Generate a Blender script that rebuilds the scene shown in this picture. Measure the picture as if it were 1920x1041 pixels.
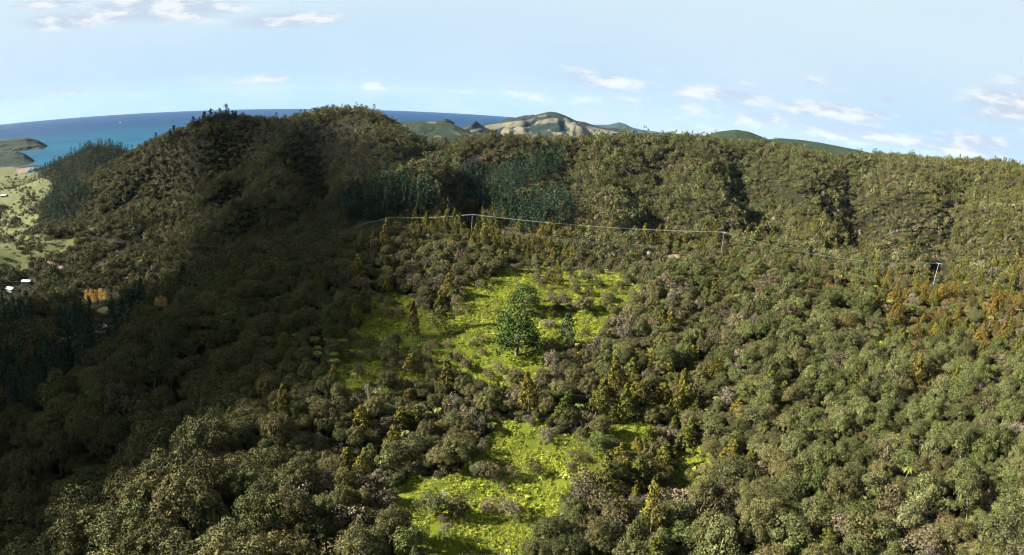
import bpy, math, random
import numpy as np
from mathutils import Vector, Matrix
rng = np.random.default_rng(7); random.seed(7)
S = bpy.context.scene
COL = S.collection
for o in list(bpy.data.objects): bpy.data.objects.remove(o)

# ------------------------------------------------------------------ camera (stitched wide panorama, pitched down, rolled)
F = 1280.0; PITCH = math.radians(13.9); ROLL = math.radians(4.6); HC = 220.0   # px per radian of the 1920 px photo; metres above the sea
def cam2world(x, y, z):            # right, up, forward in camera -> world X, Y(ahead), Z(up)
    c, s = math.cos(ROLL), math.sin(ROLL); x, y = c*x - s*y, s*x + c*y
    c, s = math.cos(PITCH), math.sin(PITCH)
    return x, s*y + c*z, c*y - s*z
def pix_dir(px, py):
    lon = (np.asarray(px, float)-960)/F; lat = (520.5-np.asarray(py, float))/F
    return cam2world(np.cos(lat)*np.sin(lon), np.sin(lat), np.cos(lat)*np.cos(lon))
def to_pix(X, Y, Z):
    X = np.asarray(X, float); Y = np.asarray(Y, float); Z = np.asarray(Z, float)-HC
    c, s = math.cos(PITCH), math.sin(PITCH)
    y, z = s*Y + c*Z, c*Y - s*Z
    c, s = math.cos(ROLL), math.sin(ROLL)
    x, y = c*X + s*y, -s*X + c*y
    return 960+F*np.arctan2(x, z), 520.5-F*np.arctan2(y, np.hypot(x, z))
def pix_at(px, py, r):             # point on the pixel's ray at horizontal distance r
    x, y, z = pix_dir(px, py); h = np.hypot(x, y)
    return x/h*r, y/h*r, HC+z/h*r
cd = bpy.data.cameras.new('camera'); cam = bpy.data.objects.new('camera', cd); COL.objects.link(cam)
cd.type = 'PANO'; cd.panorama_type = 'EQUIRECTANGULAR'
cd.longitude_min = -960/F; cd.longitude_max = 960/F
cd.latitude_min = -520.5/F; cd.latitude_max = 520.5/F
cd.clip_start = 0.5; cd.clip_end = 200000
R_, U_, B_ = cam2world(1,0,0), cam2world(0,1,0), cam2world(0,0,-1)
cam.matrix_world = Matrix(((R_[0],U_[0],B_[0],0),(R_[1],U_[1],B_[1],0),(R_[2],U_[2],B_[2],HC),(0,0,0,1)))
S.camera = cam

# ------------------------------------------------------------------ sky, sun, exposure
SUN_EL = math.radians(28); SUN_AZ = math.radians(-93)      # azimuth from +Y (ahead) towards +X
SUNV = Vector((math.sin(SUN_AZ)*math.cos(SUN_EL), math.cos(SUN_AZ)*math.cos(SUN_EL), math.sin(SUN_EL)))
W = bpy.data.worlds.new('World'); S.world = W; W.use_nodes = True
nt = W.node_tree; nt.nodes.clear()
def N(t, kind, **kw):
    n = t.nodes.new(kind)
    for k, v in kw.items():
        if k.startswith('i_'):
            n.inputs[k[2:].replace('_', ' ')].default_value = v
        else: setattr(n, k, v)
    return n
def math_(t, op, a, b=None, c=None, clamp=False):
    n = t.nodes.new('ShaderNodeMath'); n.operation = op; n.use_clamp = clamp
    for i, v in enumerate((a, b, c)):
        if v is None: continue
        if isinstance(v, (int, float)): n.inputs[i].default_value = v
        else: t.links.new(v, n.inputs[i])
    return n.outputs[0]
def mixc(t, fac, a, b, mode='MIX'):
    n = t.nodes.new('ShaderNodeMix'); n.data_type = 'RGBA'; n.blend_type = mode
    for sock, v in ((n.inputs[0], fac), (n.inputs[6], a), (n.inputs[7], b)):
        if isinstance(v, (int, float)): sock.default_value = v
        elif isinstance(v, tuple): sock.default_value = (*v[:3], 1)
        else: t.links.new(v, sock)
    return n.outputs[2]
def smooth(t, v, a, b):
    n = t.nodes.new('ShaderNodeMapRange'); n.interpolation_type = 'SMOOTHSTEP'
    t.links.new(v, n.inputs[0]); n.inputs[1].default_value = a; n.inputs[2].default_value = b
    return n.outputs[0]
sky = N(nt, 'ShaderNodeTexSky', sky_type='NISHITA', sun_disc=False, sun_elevation=SUN_EL, sun_rotation=SUN_AZ,
        altitude=200, air_density=1.0, dust_density=0.1, ozone_density=2.5)
SKY_STR = 0.05
tc = N(nt, 'ShaderNodeTexCoord')
sep = N(nt, 'ShaderNodeSeparateXYZ'); nt.links.new(tc.outputs['Generated'], sep.inputs[0])
azn = math_(nt, 'ARCTAN2', sep.outputs[0], sep.outputs[1])
eln = math_(nt, 'ARCSINE', sep.outputs[2])
comb = N(nt, 'ShaderNodeCombineXYZ')
nt.links.new(azn, comb.inputs[0]); nt.links.new(math_(nt, 'MULTIPLY', eln, 3.0), comb.inputs[1])
def sky_noise(scale, detail, rough, off):
    mp = N(nt, 'ShaderNodeMapping'); mp.inputs['Location'].default_value = off
    nt.links.new(comb.outputs[0], mp.inputs[0])
    nz = N(nt, 'ShaderNodeTexNoise', i_Scale=scale, i_Detail=detail, i_Roughness=rough); nt.links.new(mp.outputs[0], nz.inputs[0])
    return nz.outputs[0]
fine = sky_noise(19, 8, .6, (3.1, 1.7, 0)); bank = sky_noise(9, 7, .6, (1.2, 8.3, 0)); veil = sky_noise(2.2, 4, .5, (5, 2, 0))
# single clouds: direction of the photo's clouds on the sky, half widths in azimuth and elevation (radians)
CL = [(290,18,125,20,1.1),(360,12,60,12,1), (420,18,45,9,.7), (535,38,90,13,.95), (120,40,70,13,1), (95,8,60,8,.8), (235,36,40,8,.6), (508,146,30,7,.8), (705,161,26,6,.75), (465,152,60,9,.35), (130,172,50,8,.5), (60,182,60,8,.3),
      (800,110,60,7,.25), (640,112,36,5,.22), (990,176,60,11,.5), (1130,152,90,13,.75), (1100,132,60,9,.45), (1240,170,60,9,.45), (1360,180,85,13,.85), (1385,153,45,7,.4), (1530,150,26,9,.5), (1570,178,36,6,.35), (1668,186,24,8,.6),
      (1560,208,85,13,.95), (1640,215,40,10,.7), (1740,205,60,6,.15), (1890,200,80,34,.75), (1900,150,60,22,.4), (1240,205,190,18,.5), (1440,225,130,20,.6), (1600,250,110,20,.7), (1700,268,80,14,.6), (1820,265,75,14,.85), (1810,285,60,10,.8), (1720,240,30,6,.3), (1140,195,120,13,.45), (850,175,120,10,.35), (1320,240,150,12,.35)]
acc = None
for cx, cy, wx, wy, st in CL:
    x, y, z = (float(v) for v in pix_dir(cx, cy)); a0 = math.atan2(x, y); e0 = math.asin(z)
    x1, y1, z1 = (float(v) for v in pix_dir(cx+20, cy+(2.2 if cx > 900 else -.6))); tilt = (math.asin(z1)-e0)/(math.atan2(x1, y1)-a0)
    da = math_(nt, 'SUBTRACT', azn, a0)
    de = math_(nt, 'SUBTRACT', math_(nt, 'SUBTRACT', eln, e0), math_(nt, 'MULTIPLY', da, tilt))
    q = math_(nt, 'ADD', math_(nt, 'POWER', math_(nt, 'ABSOLUTE', math_(nt, 'MULTIPLY', da, F/(wx*1.15))), 2.0), math_(nt, 'POWER', math_(nt, 'ABSOLUTE', math_(nt, 'MULTIPLY', de, F/(wy*1.25))), 2.0))
    g = math_(nt, 'MULTIPLY', math_(nt, 'EXPONENT', math_(nt, 'MULTIPLY', q, -1.0)), st)
    acc = g if acc is None else math_(nt, 'MAXIMUM', acc, g)
dens = math_(nt, 'ADD', math_(nt, 'MULTIPLY', acc, 1.12), math_(nt, 'ADD', math_(nt, 'MULTIPLY', math_(nt, 'SUBTRACT', fine, .5), .75), math_(nt, 'MULTIPLY', math_(nt, 'SUBTRACT', bank, .5), .5)))
cl1 = math_(nt, 'MULTIPLY', math_(nt, 'MULTIPLY', smooth(nt, dens, .12, .8), smooth(nt, acc, .03, .35)), .92)
low = smooth(nt, eln, .17, .0)                                       # a thin broken bank low over the horizon, all round
cl2 = math_(nt, 'MULTIPLY', math_(nt, 'MULTIPLY', smooth(nt, bank, .46, .7), low), .5)
skyc = mixc(nt, 1.0, sky.outputs[0], (0.34, 0.39, 0.41), 'MULTIPLY')
vl = math_(nt, 'MULTIPLY', smooth(nt, veil, .3, .8), .35)
hi = smooth(nt, eln, -.02, .22)
skyc = mixc(nt, .93, skyc, mixc(nt, hi, (1.08, 1.56, 2.04), (1.65, 1.98, 2.18)))        # thin high veil of cloud over the whole sky
skyc = mixc(nt, vl, skyc, (1.87, 2.09, 2.20))
under = smooth(nt, fine, .45, .62)
cloudc = mixc(nt, under, (1.38, 1.60, 1.90), (2.12, 2.18, 2.23))
skyc = mixc(nt, cl2, skyc, (1.63, 1.85, 2.09)); skyc = mixc(nt, cl1, skyc, cloudc)
bg = N(nt, 'ShaderNodeBackground', i_Strength=SKY_STR); wo = N(nt, 'ShaderNodeOutputWorld')
nt.links.new(skyc, bg.inputs[0]); nt.links.new(bg.outputs[0], wo.inputs[0])
ld = bpy.data.lights.new('sun', 'SUN'); sun = bpy.data.objects.new('sun', ld); COL.objects.link(sun)
ld.energy = 5.0; ld.angle = math.radians(.5); ld.color = (1, .96, .89)
sun.rotation_euler = SUNV.to_track_quat('Z', 'Y').to_euler(); sun.location = (0, 0, 900)
S.view_settings.view_transform = 'Standard'; S.view_settings.look = 'None'; S.view_settings.exposure = 3.1; S.view_settings.gamma = 1
S.cycles.max_bounces = 4; S.cycles.diffuse_bounces = 0; S.cycles.glossy_bounces = 1; S.cycles.volume_bounces = 0
S.cycles.transparent_max_bounces = 8; S.cycles.use_denoising = True; S.cycles.filter_width = 1.15

# ------------------------------------------------------------------ helpers
def tag(o, label=None, cat=None, group=None, kind=None):
    if label: o['label'] = label
    if cat: o['category'] = cat
    if group: o['group'] = group
    if kind: o['kind'] = kind
    return o
def link(name, me, parent=None, mat=None):
    o = bpy.data.objects.new(name, me); COL.objects.link(o); o.parent = parent
    if mat is not None and me is not None and not me.materials: me.materials.append(mat)
    return o
def mesh(name, v, f, mat=None, smooth_=False):
    me = bpy.data.meshes.new(name); v = np.asarray(v, np.float32)
    if isinstance(f, np.ndarray):
        n, k = f.shape
        me.vertices.add(len(v)); me.vertices.foreach_set('co', v.ravel())
        me.loops.add(n*k); me.loops.foreach_set('vertex_index', f.ravel().astype(np.int32))
        me.polygons.add(n); me.polygons.foreach_set('loop_start', np.arange(0, n*k, k, dtype=np.int32))
        me.update(calc_edges=True)
    else: me.from_pydata(v.tolist(), [], f)
    if smooth_: me.polygons.foreach_set('use_smooth', np.ones(len(me.polygons), bool))
    if mat: me.materials.append(mat)
    return me
def h2(ix, iy, s):
    n = (ix.astype(np.int64)*374761393 + iy.astype(np.int64)*668265263 + s*974634777) & 0x7fffffff
    n = ((n ^ (n >> 13))*1274126177) & 0x7fffffff
    return ((n ^ (n >> 16)) & 0xffff)/65535.0
def vnoise(x, y, s=0):
    x = np.asarray(x, float); y = np.asarray(y, float)
    ix, iy = np.floor(x), np.floor(y); fx, fy = x-ix, y-iy
    fx, fy = fx*fx*(3-2*fx), fy*fy*(3-2*fy)
    a, b, c, d = h2(ix, iy, s), h2(ix+1, iy, s), h2(ix, iy+1, s), h2(ix+1, iy+1, s)
    return (a*(1-fx)+b*fx)*(1-fy)+(c*(1-fx)+d*fx)*fy
def fbm(x, y, s=0, o=4):
    t = 0; a = .5
    for k in range(o): t = t+a*vnoise(x*2**k, y*2**k, s+k*17); a *= .5
    return t
def inpoly(px, py, poly):
    px = np.asarray(px); py = np.asarray(py); r = np.zeros(px.shape, bool); j = len(poly)-1
    for i in range(len(poly)):
        xi, yi = poly[i]; xj, yj = poly[j]
        c = ((yi > py) != (yj > py)) & (px < (xj-xi)*(py-yi)/(yj-yi+1e-9)+xi); r ^= c; j = i
    return r
def newmat(name):
    m = bpy.data.materials.new(name); m.use_nodes = True; t = m.node_tree
    return m, t, t.nodes['Principled BSDF']
def plain(name, col, rough=.7, metal=0.0, var=.12, scale=3.0):
    m, t, p = newmat(name); c = N(t, 'ShaderNodeTexCoord'); z = N(t, 'ShaderNodeTexNoise', i_Scale=scale, i_Detail=5.0)
    t.links.new(c.outputs['Object'], z.inputs[0])
    cc = mixc(t, smooth(t, z.outputs[0], .3, .7), tuple(.62*x*(1-var) for x in col), tuple(min(1, .62*x*(1+var)) for x in col))
    t.links.new(cc, p.inputs['Base Color']); p.inputs['Roughness'].default_value = rough; p.inputs['Metallic'].default_value = metal
    return m

# ------------------------------------------------------------------ areas seen in the photo (pixel outlines on the ground)
CLEAR = [[(625,712),(640,660),(668,610),(700,556),(735,545),(775,556),(820,590),(850,566),(880,532),(920,512),(965,500),(1010,506),(1050,498),(1110,508),(1180,520),(1172,548),(1130,575),(1105,600),(1098,650),(1070,690),(1040,690),(1010,722),(930,735),(880,725),(830,712),(770,735),(715,742),(650,752)],
         [(715,925),(770,900),(835,900),(875,855),(910,815),(945,790),(1000,780),(1050,808),(1100,806),(1190,795),(1225,812),(1200,860),(1120,890),(1085,905),(1065,945),(1050,985),(1010,1000),(990,1050),(960,1100),(780,1110),(760,1040),(735,985)],
         [(1085,640),(1110,600),(1150,560),(1190,530),(1200,545),(1165,580),(1130,610),(1105,650)],
         [(1230,965),(1240,900),(1270,850),(1310,840),(1330,880),(1300,930),(1260,985)], [(1130,1000),(1160,900),(1180,900),(1160,1000)], [(1290,780),(1320,760),(1330,790),(1300,800)],
         [(735,880),(760,840),(790,850),(770,890)], [(1620,620),(1660,600),(1670,650),(1640,660)], [(1175,312),(1190,303),(1196,312),(1184,320)]]
FARM = [[(-90,560),(-90,300),(64,318),(70,330),(100,344),(92,372),(66,392),(76,410),(64,432),(100,446),(140,440),(188,414),(184,430),(150,452),(120,474),(96,486),(60,496),(30,520)],
        [(484,500),(500,488),(545,486),(562,474),(540,500),(510,518)], [(180,580),(205,575),(205,590),(185,590)], [(70,350),(100,348),(100,370),(60,385)]]
CLAY = [[(172,499),(200,480),(240,462),(278,443),(262,457),(228,482),(190,499)], [(812,386),(845,382),(852,396),(820,399)], [(1244,484),(1262,474),(1278,480),(1272,494),(1250,495)], [(574,408),(600,406),(634,424),(600,420)],
        [(868,300),(895,290),(905,300),(880,312)], [(1058,270),(1066,268),(1066,278),(1060,280)], [(78,484),(120,500),(116,506),(78,492)], [(30,318),(66,312),(62,322),(34,326)], [(700,425),(720,415),(726,422),(705,432)]]
PINES = [[(826,352),(880,332),(940,318),(985,298),(1035,284),(1058,296),(1042,330),(1000,362),(962,388),(900,404),(846,384)], [(925,402),(1000,380),(1062,384),(1074,420),(1040,446),(960,452)], [(640,425),(650,372),(720,360),(800,365),(830,400),(800,415),(700,425)],
         [(40,352),(100,300),(160,275),(205,262),(245,275),(230,300),(150,330),(80,352)], [(84,418),(92,370),(130,352),(168,368),(150,398),(112,428)], [(-80,900),(-80,660),(60,690),(140,720),(130,800),(120,880)], [(90,720),(110,640),(170,590),(240,600),(235,650),(160,720)],
         [(-80,680),(-80,585),(60,590),(60,640)], [(225,625),(270,590),(340,565),(350,590),(270,620)]]
GOLD = [[(1640,530),(1720,520),(1930,560),(1930,650),(1760,655),(1640,600)], [(745,410),(960,410),(1060,480),(940,480),(860,470)], [(1120,760),(1230,660),(1300,660),(1310,800),(1290,960),(1130,960)], [(980,450),(1080,445),(1080,490),(1000,500)]]
GREEN = [[(1500,690),(1930,690),(1930,1060),(1420,1060),(1480,860)], [(1330,700),(1500,540),(1640,560),(1700,690),(1500,760)], [(520,640),(560,590),(650,570),(650,640),(560,690)]]
def anyin(px, py, polys, warp=0.0, X=None, Y=None):
    if warp: px = px+(fbm(X*.09, Y*.09, 91)-.47)*warp; py = py+(fbm(X*.09, Y*.09, 137)-.47)*warp*.6
    r = np.zeros(np.shape(px), bool)
    for p in polys: r |= inpoly(px, py, p)
    return r

# ------------------------------------------------------------------ terrain: a height field through points read off the photo
CP = []                                                              # (azimuth, ln r, (z-HC)/r)
def cp(px, py, r, drop=None):
    if drop is None: drop = 6.0 if r < 480 else (8.0 if px < 760 else 10.5) if py < 310 and px > 270 else 9.0
    x, y, z = pix_at(px, py, r); CP.append((math.atan2(x, y), math.log(r), (z-drop-HC)/r))
def cz(px, r, z):
    x, y, _ = pix_at(px, 400, r); CP.append((math.atan2(x, y), math.log(r), (z-HC)/r))
for a in [(600,448,455),(640,432,445),(690,424,435),(780,418,415),(885,420,400),(930,442,392),(960,464,385),(1050,480,372),(1150,490,366),(1240,486,368),(1300,458,374),(1400,462,382),(1480,477,388),(1560,502,394),(1700,517,400),(1800,523,400),(1920,547,392),(2050,580,390),  # near crest
          (1041-20,1041,150),(1400,1041,150),(1650,1041,158),(1900,1041,165),(2100,1041,170),(750,1041,148),(500,1041,150),(330,1020,160),(240,1020,172),(300,900,195),(110,1041,228),(-100,1041,240),(0,1041,236),
          (960,640,250),(700,600,275),(1300,650,245),(1600,700,240),(1750,600,310),(1850,800,215),(500,700,250),(400,800,215),(300,700,285),(245,650,335),(150,742,310),(108,790,300),(50,900,290),(150,900,262),(30,700,400),(30,640,470),(190,620,505),(180,580,600),(100,610,560),(300,582,560),
          (325,595,340),(375,573,340),(480,540,340),(560,500,350),(282,548,525),(375,510,490),(480,463,470),(540,455,462),(400,547,430),(270,510,800),(200,485,820),(150,446,950),(186,418,980),(60,500,850),(20,522,830),(40,430,1150),(20,350,2000),(100,342,2050),(-90,360,2000),(-90,480,900),(-100,640,480),
          (205,270,1900),(100,314,2100),(150,288,2000),(60,347,2000),(240,282,1850),
          (110,372,1350),(180,322,1320),(240,287,1290),(290,262,1250),(350,237,1200),(380,224,1180),(440,218,1150),(500,231,1120),(545,226,1100),(600,208,1080),(650,197,1050),(690,200,1030),(720,222,1000),(750,247,980),(790,261,960),(850,266,950),(890,256,975),(920,250,1000),(1000,255,1050),(1050,256,1080),(1120,259,1100),(1200,251,1120),(1300,251,1150),(1380,259,1150),(1440,263,1150),(1500,276,1150),(1590,294,1150),(1650,288,1400),(1700,288,1400),(1770,303,1400),(1850,303,1300),(1900,304,1250),(1930,318,1230),(2050,340,1200),
          (560,330,850),(600,300,960),(560,420,700),(620,400,760),(400,400,900),(430,330,1000),(300,400,1000),(330,330,1080),(200,380,1150),(120,422,1050),(420,290,1020),(300,312,1150),(650,290,880),(650,380,740),(700,300,860),(800,320,830),(800,390,660),(950,330,830),(950,402,640),(1100,340,830),(1100,420,600),(1250,330,830),(1250,420,580),(1400,330,850),(1400,430,520),(1550,350,850),(1550,450,550),(1700,350,900),(1700,450,560),(1700,495,470),(1850,380,850),(1850,480,520),(2000,480,600),
          (480,340,880),(510,290,960),(455,280,1080),(590,260,1030)]:
    cp(*a)
NC = 18                                                              # the near crest's points come first
for k, (a0_, l0_, e0_) in enumerate(list(CP)):
    if k < NC: CP.append((a0_, l0_+.10, e0_-.014))                    # the ground falls away behind a crest
SKYL = [(205,270,1900),(150,288,2000),(290,262,1250),(350,237,1200),(380,224,1180),(440,220,1150),(500,226,1120),(545,222,1100),(600,213,1080),(650,205,1050),(690,207,1030),(720,224,1000),(750,246,980),(790,259,960),(850,263,950),(920,250,1000),(1000,255,1050),(1120,259,1100),(1200,251,1120),(1300,251,1150),(1380,259,1150),(1440,263,1150),(1500,276,1150),(1590,294,1150),(1700,288,1400),(1770,303,1400),(1850,303,1300),(1920,312,1240)]
for q in SKYL:
    x, y, z = pix_at(*q); CP.append((math.atan2(x, y), math.log(q[2])+.12, (z-9-HC)/q[2]-.022))
for px, z in ((650,104),(800,112),(950,117),(1100,124),(500,92)): cz(px, 540 if px < 1000 else 470, z)       # gully behind the crest
for px, r, z in ((60,3000,3),(-90,2950,4),(20,3250,-8),(-90,3300,-8),(110,2500,-12),(150,2350,-15),(205,2300,-20),(300,2100,-20),(400,2100,-20),(500,2100,-20),(650,2000,-10),(800,1900,20),(950,1800,90),(1100,1800,120),(1300,1900,130),(1500,2000,150),(1700,2200,180),(1900,2200,180),(2100,2200,180),
                 (60,3300,-10),(300,3300,-20),(650,3300,-20),(900,3300,0),(1200,3300,60),(1600,3300,100),(2000,3300,100),(300,1500,95),(450,1450,110),(650,1300,120),(770,1250,110),(850,1250,110),(190,1600,60),
                 (200,90,98),(600,90,98),(1000,92,98),(1400,92,104),(1900,95,112),(960,50,96)): cz(px, r, z)
CP = np.array(CP)
def kern(d2): return np.where(d2 > 1e-12, .5*d2*np.log(np.maximum(d2, 1e-12)), 0)
def fit():
    n = len(CP); d2 = (CP[:, None, 0]-CP[None, :, 0])**2+(CP[:, None, 1]-CP[None, :, 1])**2
    A = np.zeros((n+3, n+3)); A[:n, :n] = kern(d2)+np.eye(n)*1e-5; A[:n, n] = 1; A[:n, n+1:] = CP[:, :2]; A[n:, :n] = A[:n, n:].T
    return np.linalg.solve(A, np.concatenate([CP[:, 2], [0, 0, 0]]))
TW = fit()
CREST = None
GUL = [((432,258,1095),(440,300,1020),(460,360,930),(480,420,830),34,46), ((602,266,1010),(614,305,950),(632,350,850),(640,400,720),34,42), ((300,300,1150),(330,360,1040),(350,410,930),24,42), ((1240,300,980),(1240,360,760),(1230,425,590),38,36), ((1390,290,1050),(1425,350,830),(1475,415,620),40,40), ((1600,312,1050),(1620,370,820),(1645,430,600),40,40), ((1060,290,950),(1070,350,780),(1080,410,600),32,36), ((1810,335,1050),(1785,400,750),(1760,460,560),38,40), ((800,290,900),(780,350,780),(740,400,650),22,36), ((900,290,900),(890,340,800),(870,400,650),18,30), ((500,560,330),(400,640,300),(300,790,250),11,17), ((700,780,195),(560,830,190),(400,900,180),7,12), ((1330,540,330),(1310,700,220),(1250,900,172),6,11)]
def carve(X, Y):
    d = np.zeros(len(X))
    for g in GUL:
        P = [pix_at(*q)[:2] for q in g[:-2]]; best = np.full(len(X), 1e9); wob = 22*(fbm(X/80, Y/80, 411)-.47)*g[-1]/40
        for (x0, y0), (x1, y1) in zip(P[:-1], P[1:]):
            dx, dy = x1-x0, y1-y0; t = np.clip(((X-x0)*dx+(Y-y0)*dy)/(dx*dx+dy*dy), 0, 1)
            best = np.minimum(best, np.hypot(X-x0-t*dx, Y-y0-t*dy))
        best = np.abs(best+wob); d = np.maximum(d, g[-2]*np.exp(-(best/g[-1])**1.5))
    return d
def height(X, Y, raw=False):
    X = np.asarray(X, float); Y = np.asarray(Y, float); shp = X.shape; X = X.ravel(); Y = Y.ravel()
    r = np.maximum(np.hypot(X, Y), 45); az = np.clip(np.arctan2(X, Y), -.95, .95); lr = np.log(r); out = np.empty(len(X))
    for i in range(0, len(X), 20000):
        d2 = (az[i:i+20000, None]-CP[None, :, 0])**2+(lr[i:i+20000, None]-CP[None, :, 1])**2
        out[i:i+20000] = kern(d2)@TW[:-3]+TW[-3]+TW[-2]*az[i:i+20000]+TW[-1]*lr[i:i+20000]
    z = HC+out*r
    if raw: return z.reshape(shp)
    near = np.clip((r-170)/120, 0, 1)*np.clip((480-r)/120, 0, 1)*.35*np.clip((.1-az)/.3, .35, 1); far = np.clip((r-470)/200, 0, 1)
    calm = np.clip((np.abs(lr-np.interp(az, CREST[0], CREST[1]))-.015)/.14, 0, 1)*np.clip((np.abs(lr-np.interp(az, CREST[0], CREST[2]))-.02)/.16, 0, 1)
    amp = np.maximum(near, far)*np.clip((z-22)/70, 0, 1)*calm*np.where(lr > np.interp(az, CREST[0], CREST[1]), .25, 1)*np.where((az > .4) & (r > 900), .35, 1)
    wx = X+90*(fbm(X/210, Y/210, 5)-.47)
    g1 = np.abs(2*fbm(wx/185, Y/620, 23, 2)/.75-1); g2 = np.abs(2*fbm((wx+25*fbm(X/60, Y/60, 8))/70, Y/240, 29, 2)/.75-1)
    z = z+amp*(((np.clip(g1, 0, .75)-.33)*95+(np.clip(g2, 0, .7)-.3)*40)*np.where(r > 470, 1, .6)+(fbm(X/70, Y/70, 41)-.47)*12)   # spurs and gullies running down the faces
    z = z+np.clip((r-100)/100, 0, 1)*((fbm(X/55, Y/55, 61)-.47)*6+(fbm(X/14, Y/14, 71, 2)-.37)*1.2)*np.clip((z-8)/30, .05, 1)
    z = z-carve(X, Y)*np.clip((z-30)/50, 0, 1)
    z = np.minimum(z, HC-60+np.maximum(r-60, 0)*.8)
    return z.reshape(shp)
_a = np.linspace(-.95, .95, 96); _l = np.linspace(math.log(600), math.log(1600), 160); _A, _L = np.meshgrid(_a, _l); _E = (height(np.sin(_A)*np.exp(_L), np.cos(_A)*np.exp(_L), True)-HC)/np.exp(_L)
_l2 = np.linspace(math.log(330), math.log(480), 60); _A, _L = np.meshgrid(_a, _l2); _E2 = (height(np.sin(_A)*np.exp(_L), np.cos(_A)*np.exp(_L), True)-HC)/np.exp(_L)
CREST = (_a, _l[np.argmax(_E, axis=0)], _l2[np.argmax(_E2, axis=0)])
azs = np.concatenate([np.linspace(-1.7, -.92, 40)[:-1], np.linspace(-.92, .92, 560), np.linspace(.92, 1.7, 40)[1:]])
lrs = np.linspace(math.log(45), math.log(3400), 430)
AZ, LR = np.meshgrid(azs, lrs); RR = np.exp(LR); TX, TY = np.sin(AZ)*RR, np.cos(AZ)*RR; TZ = height(TX, TY)
EL = (TZ-HC)/RR; HORZ = np.maximum.accumulate(EL, axis=0)
def visible(X, Y, Z, margin=.012):
    az = np.arctan2(X, Y); r = np.hypot(X, Y)
    i = np.clip(np.searchsorted(lrs, np.log(r))-1, 0, len(lrs)-1); j = np.clip(np.searchsorted(azs, az), 0, len(azs)-1)
    return (Z-HC)/r > HORZ[i, j]-margin
nr, na = TX.shape; idx = np.arange(nr*na).reshape(nr, na)
fq = np.stack([idx[:-1, :-1], idx[:-1, 1:], idx[1:, 1:], idx[1:, :-1]], -1).reshape(-1, 4)
PXt, PYt = to_pix(TX, TY, TZ)
m_ter, t, p = newmat('ground_mat')
at = N(t, 'ShaderNodeAttribute', attribute_name='cover'); sp = N(t, 'ShaderNodeSeparateColor'); t.links.new(at.outputs['Color'], sp.inputs[0])
geo = N(t, 'ShaderNodeNewGeometry')
def pn(t, geo, sc, det=5.0, ro=.6):
    z = N(t, 'ShaderNodeTexNoise', i_Scale=sc, i_Detail=det, i_Roughness=ro); t.links.new(geo.outputs['Position'], z.inputs[0]); return z.outputs[0]
n1, n2, n3 = pn(t, geo, .6), pn(t, geo, .06), pn(t, geo, 2.5)
c = mixc(t, n1, (.005, .005, .002), (.02, .018, .007))
c = mixc(t, sp.outputs[0], c, mixc(t, smooth(t, n2, .35, .65), mixc(t, n1, (.03, .036, .005), (.065, .072, .01)), mixc(t, n1, (.06, .08, .006), (.13, .15, .012))))
c = mixc(t, sp.outputs[1], c, mixc(t, smooth(t, n2, .35, .65), mixc(t, n1, (.045, .055, .014), (.07, .072, .022)), mixc(t, n1, (.07, .08, .018), (.105, .10, .035))))
c = mixc(t, sp.outputs[2], c, mixc(t, n1, (.115, .075, .05), (.21, .155, .115)))
c = mixc(t, 1.0, c, (.57, .57, .57), 'MULTIPLY')
t.links.new(c, p.inputs['Base Color']); p.inputs['Roughness'].default_value = .9; p.inputs['Specular IOR Level'].default_value = .05
bp = N(t, 'ShaderNodeBump', i_Strength=.7, i_Distance=.5); t.links.new(n3, bp.inputs['Height']); t.links.new(bp.outputs[0], p.inputs['Normal'])
terr = link('terrain', mesh('terrain', np.stack([TX, TY, TZ], -1).reshape(-1, 3), fq, m_ter, True)); tag(terr, 'steep bush covered hill country ground', kind='structure')
cov = np.zeros((nr*na, 4), np.float32); cov[:, 3] = 1
fx, fy, gx, gy = PXt.ravel(), PYt.ravel(), TX.ravel(), TY.ravel(); rr_ = RR.ravel(); zz_ = TZ.ravel()
cov[:, 0] = anyin(fx, fy, CLEAR, 58, gx, gy)*(rr_ < 900)
cov[:, 1] = anyin(fx, fy, FARM, 12, gx, gy)*(rr_ > 430)
cov[:, 2] = anyin(fx, fy, CLAY, 8, gx, gy)
ca = terr.data.color_attributes.new('cover', 'FLOAT_COLOR', 'POINT'); ca.data.foreach_set('color', cov.ravel())

# ------------------------------------------------------------------ sea
m_sea, t, p = newmat('sea_mat'); geo = N(t, 'ShaderNodeNewGeometry')
mp = N(t, 'ShaderNodeMapping'); mp.inputs['Scale'].default_value = (.00022, .0011, 1); t.links.new(geo.outputs['Position'], mp.inputs[0])
z1 = N(t, 'ShaderNodeTexNoise', i_Scale=1.0, i_Detail=6.0, i_Roughness=.6); t.links.new(mp.outputs[0], z1.inputs[0])
ln_ = N(t, 'ShaderNodeVectorMath', operation='LENGTH'); t.links.new(geo.outputs['Position'], ln_.inputs[0])
dp = smooth(t, ln_.outputs['Value'], 3000, 11000)                    # pale shallows in the bay, deep water outside
c = mixc(t, dp, mixc(t, smooth(t, z1.outputs[0], .35, .65), (.001, .040, .074), (.002, .064, .10)), mixc(t, smooth(t, z1.outputs[0], .35, .65), (.0003, .014, .048), (.0006, .024, .068)))
c = mixc(t, 1.0, c, (.57, .57, .6), 'MULTIPLY')
t.links.new(c, p.inputs['Base Color']); p.inputs['Roughness'].default_value = .7; p.inputs['Specular IOR Level'].default_value = .03
w1 = pn(t, geo, .08, 4.0); bp = N(t, 'ShaderNodeBump', i_Strength=.35, i_Distance=1.0); t.links.new(w1, bp.inputs['Height']); t.links.new(bp.outputs[0], p.inputs['Normal'])
th = np.linspace(0, 2*math.pi, 361)[:-1]; RS = 26500
v = [(0, 0, 0)]+[(RS*math.sin(a), RS*math.cos(a), 0) for a in th]
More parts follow.
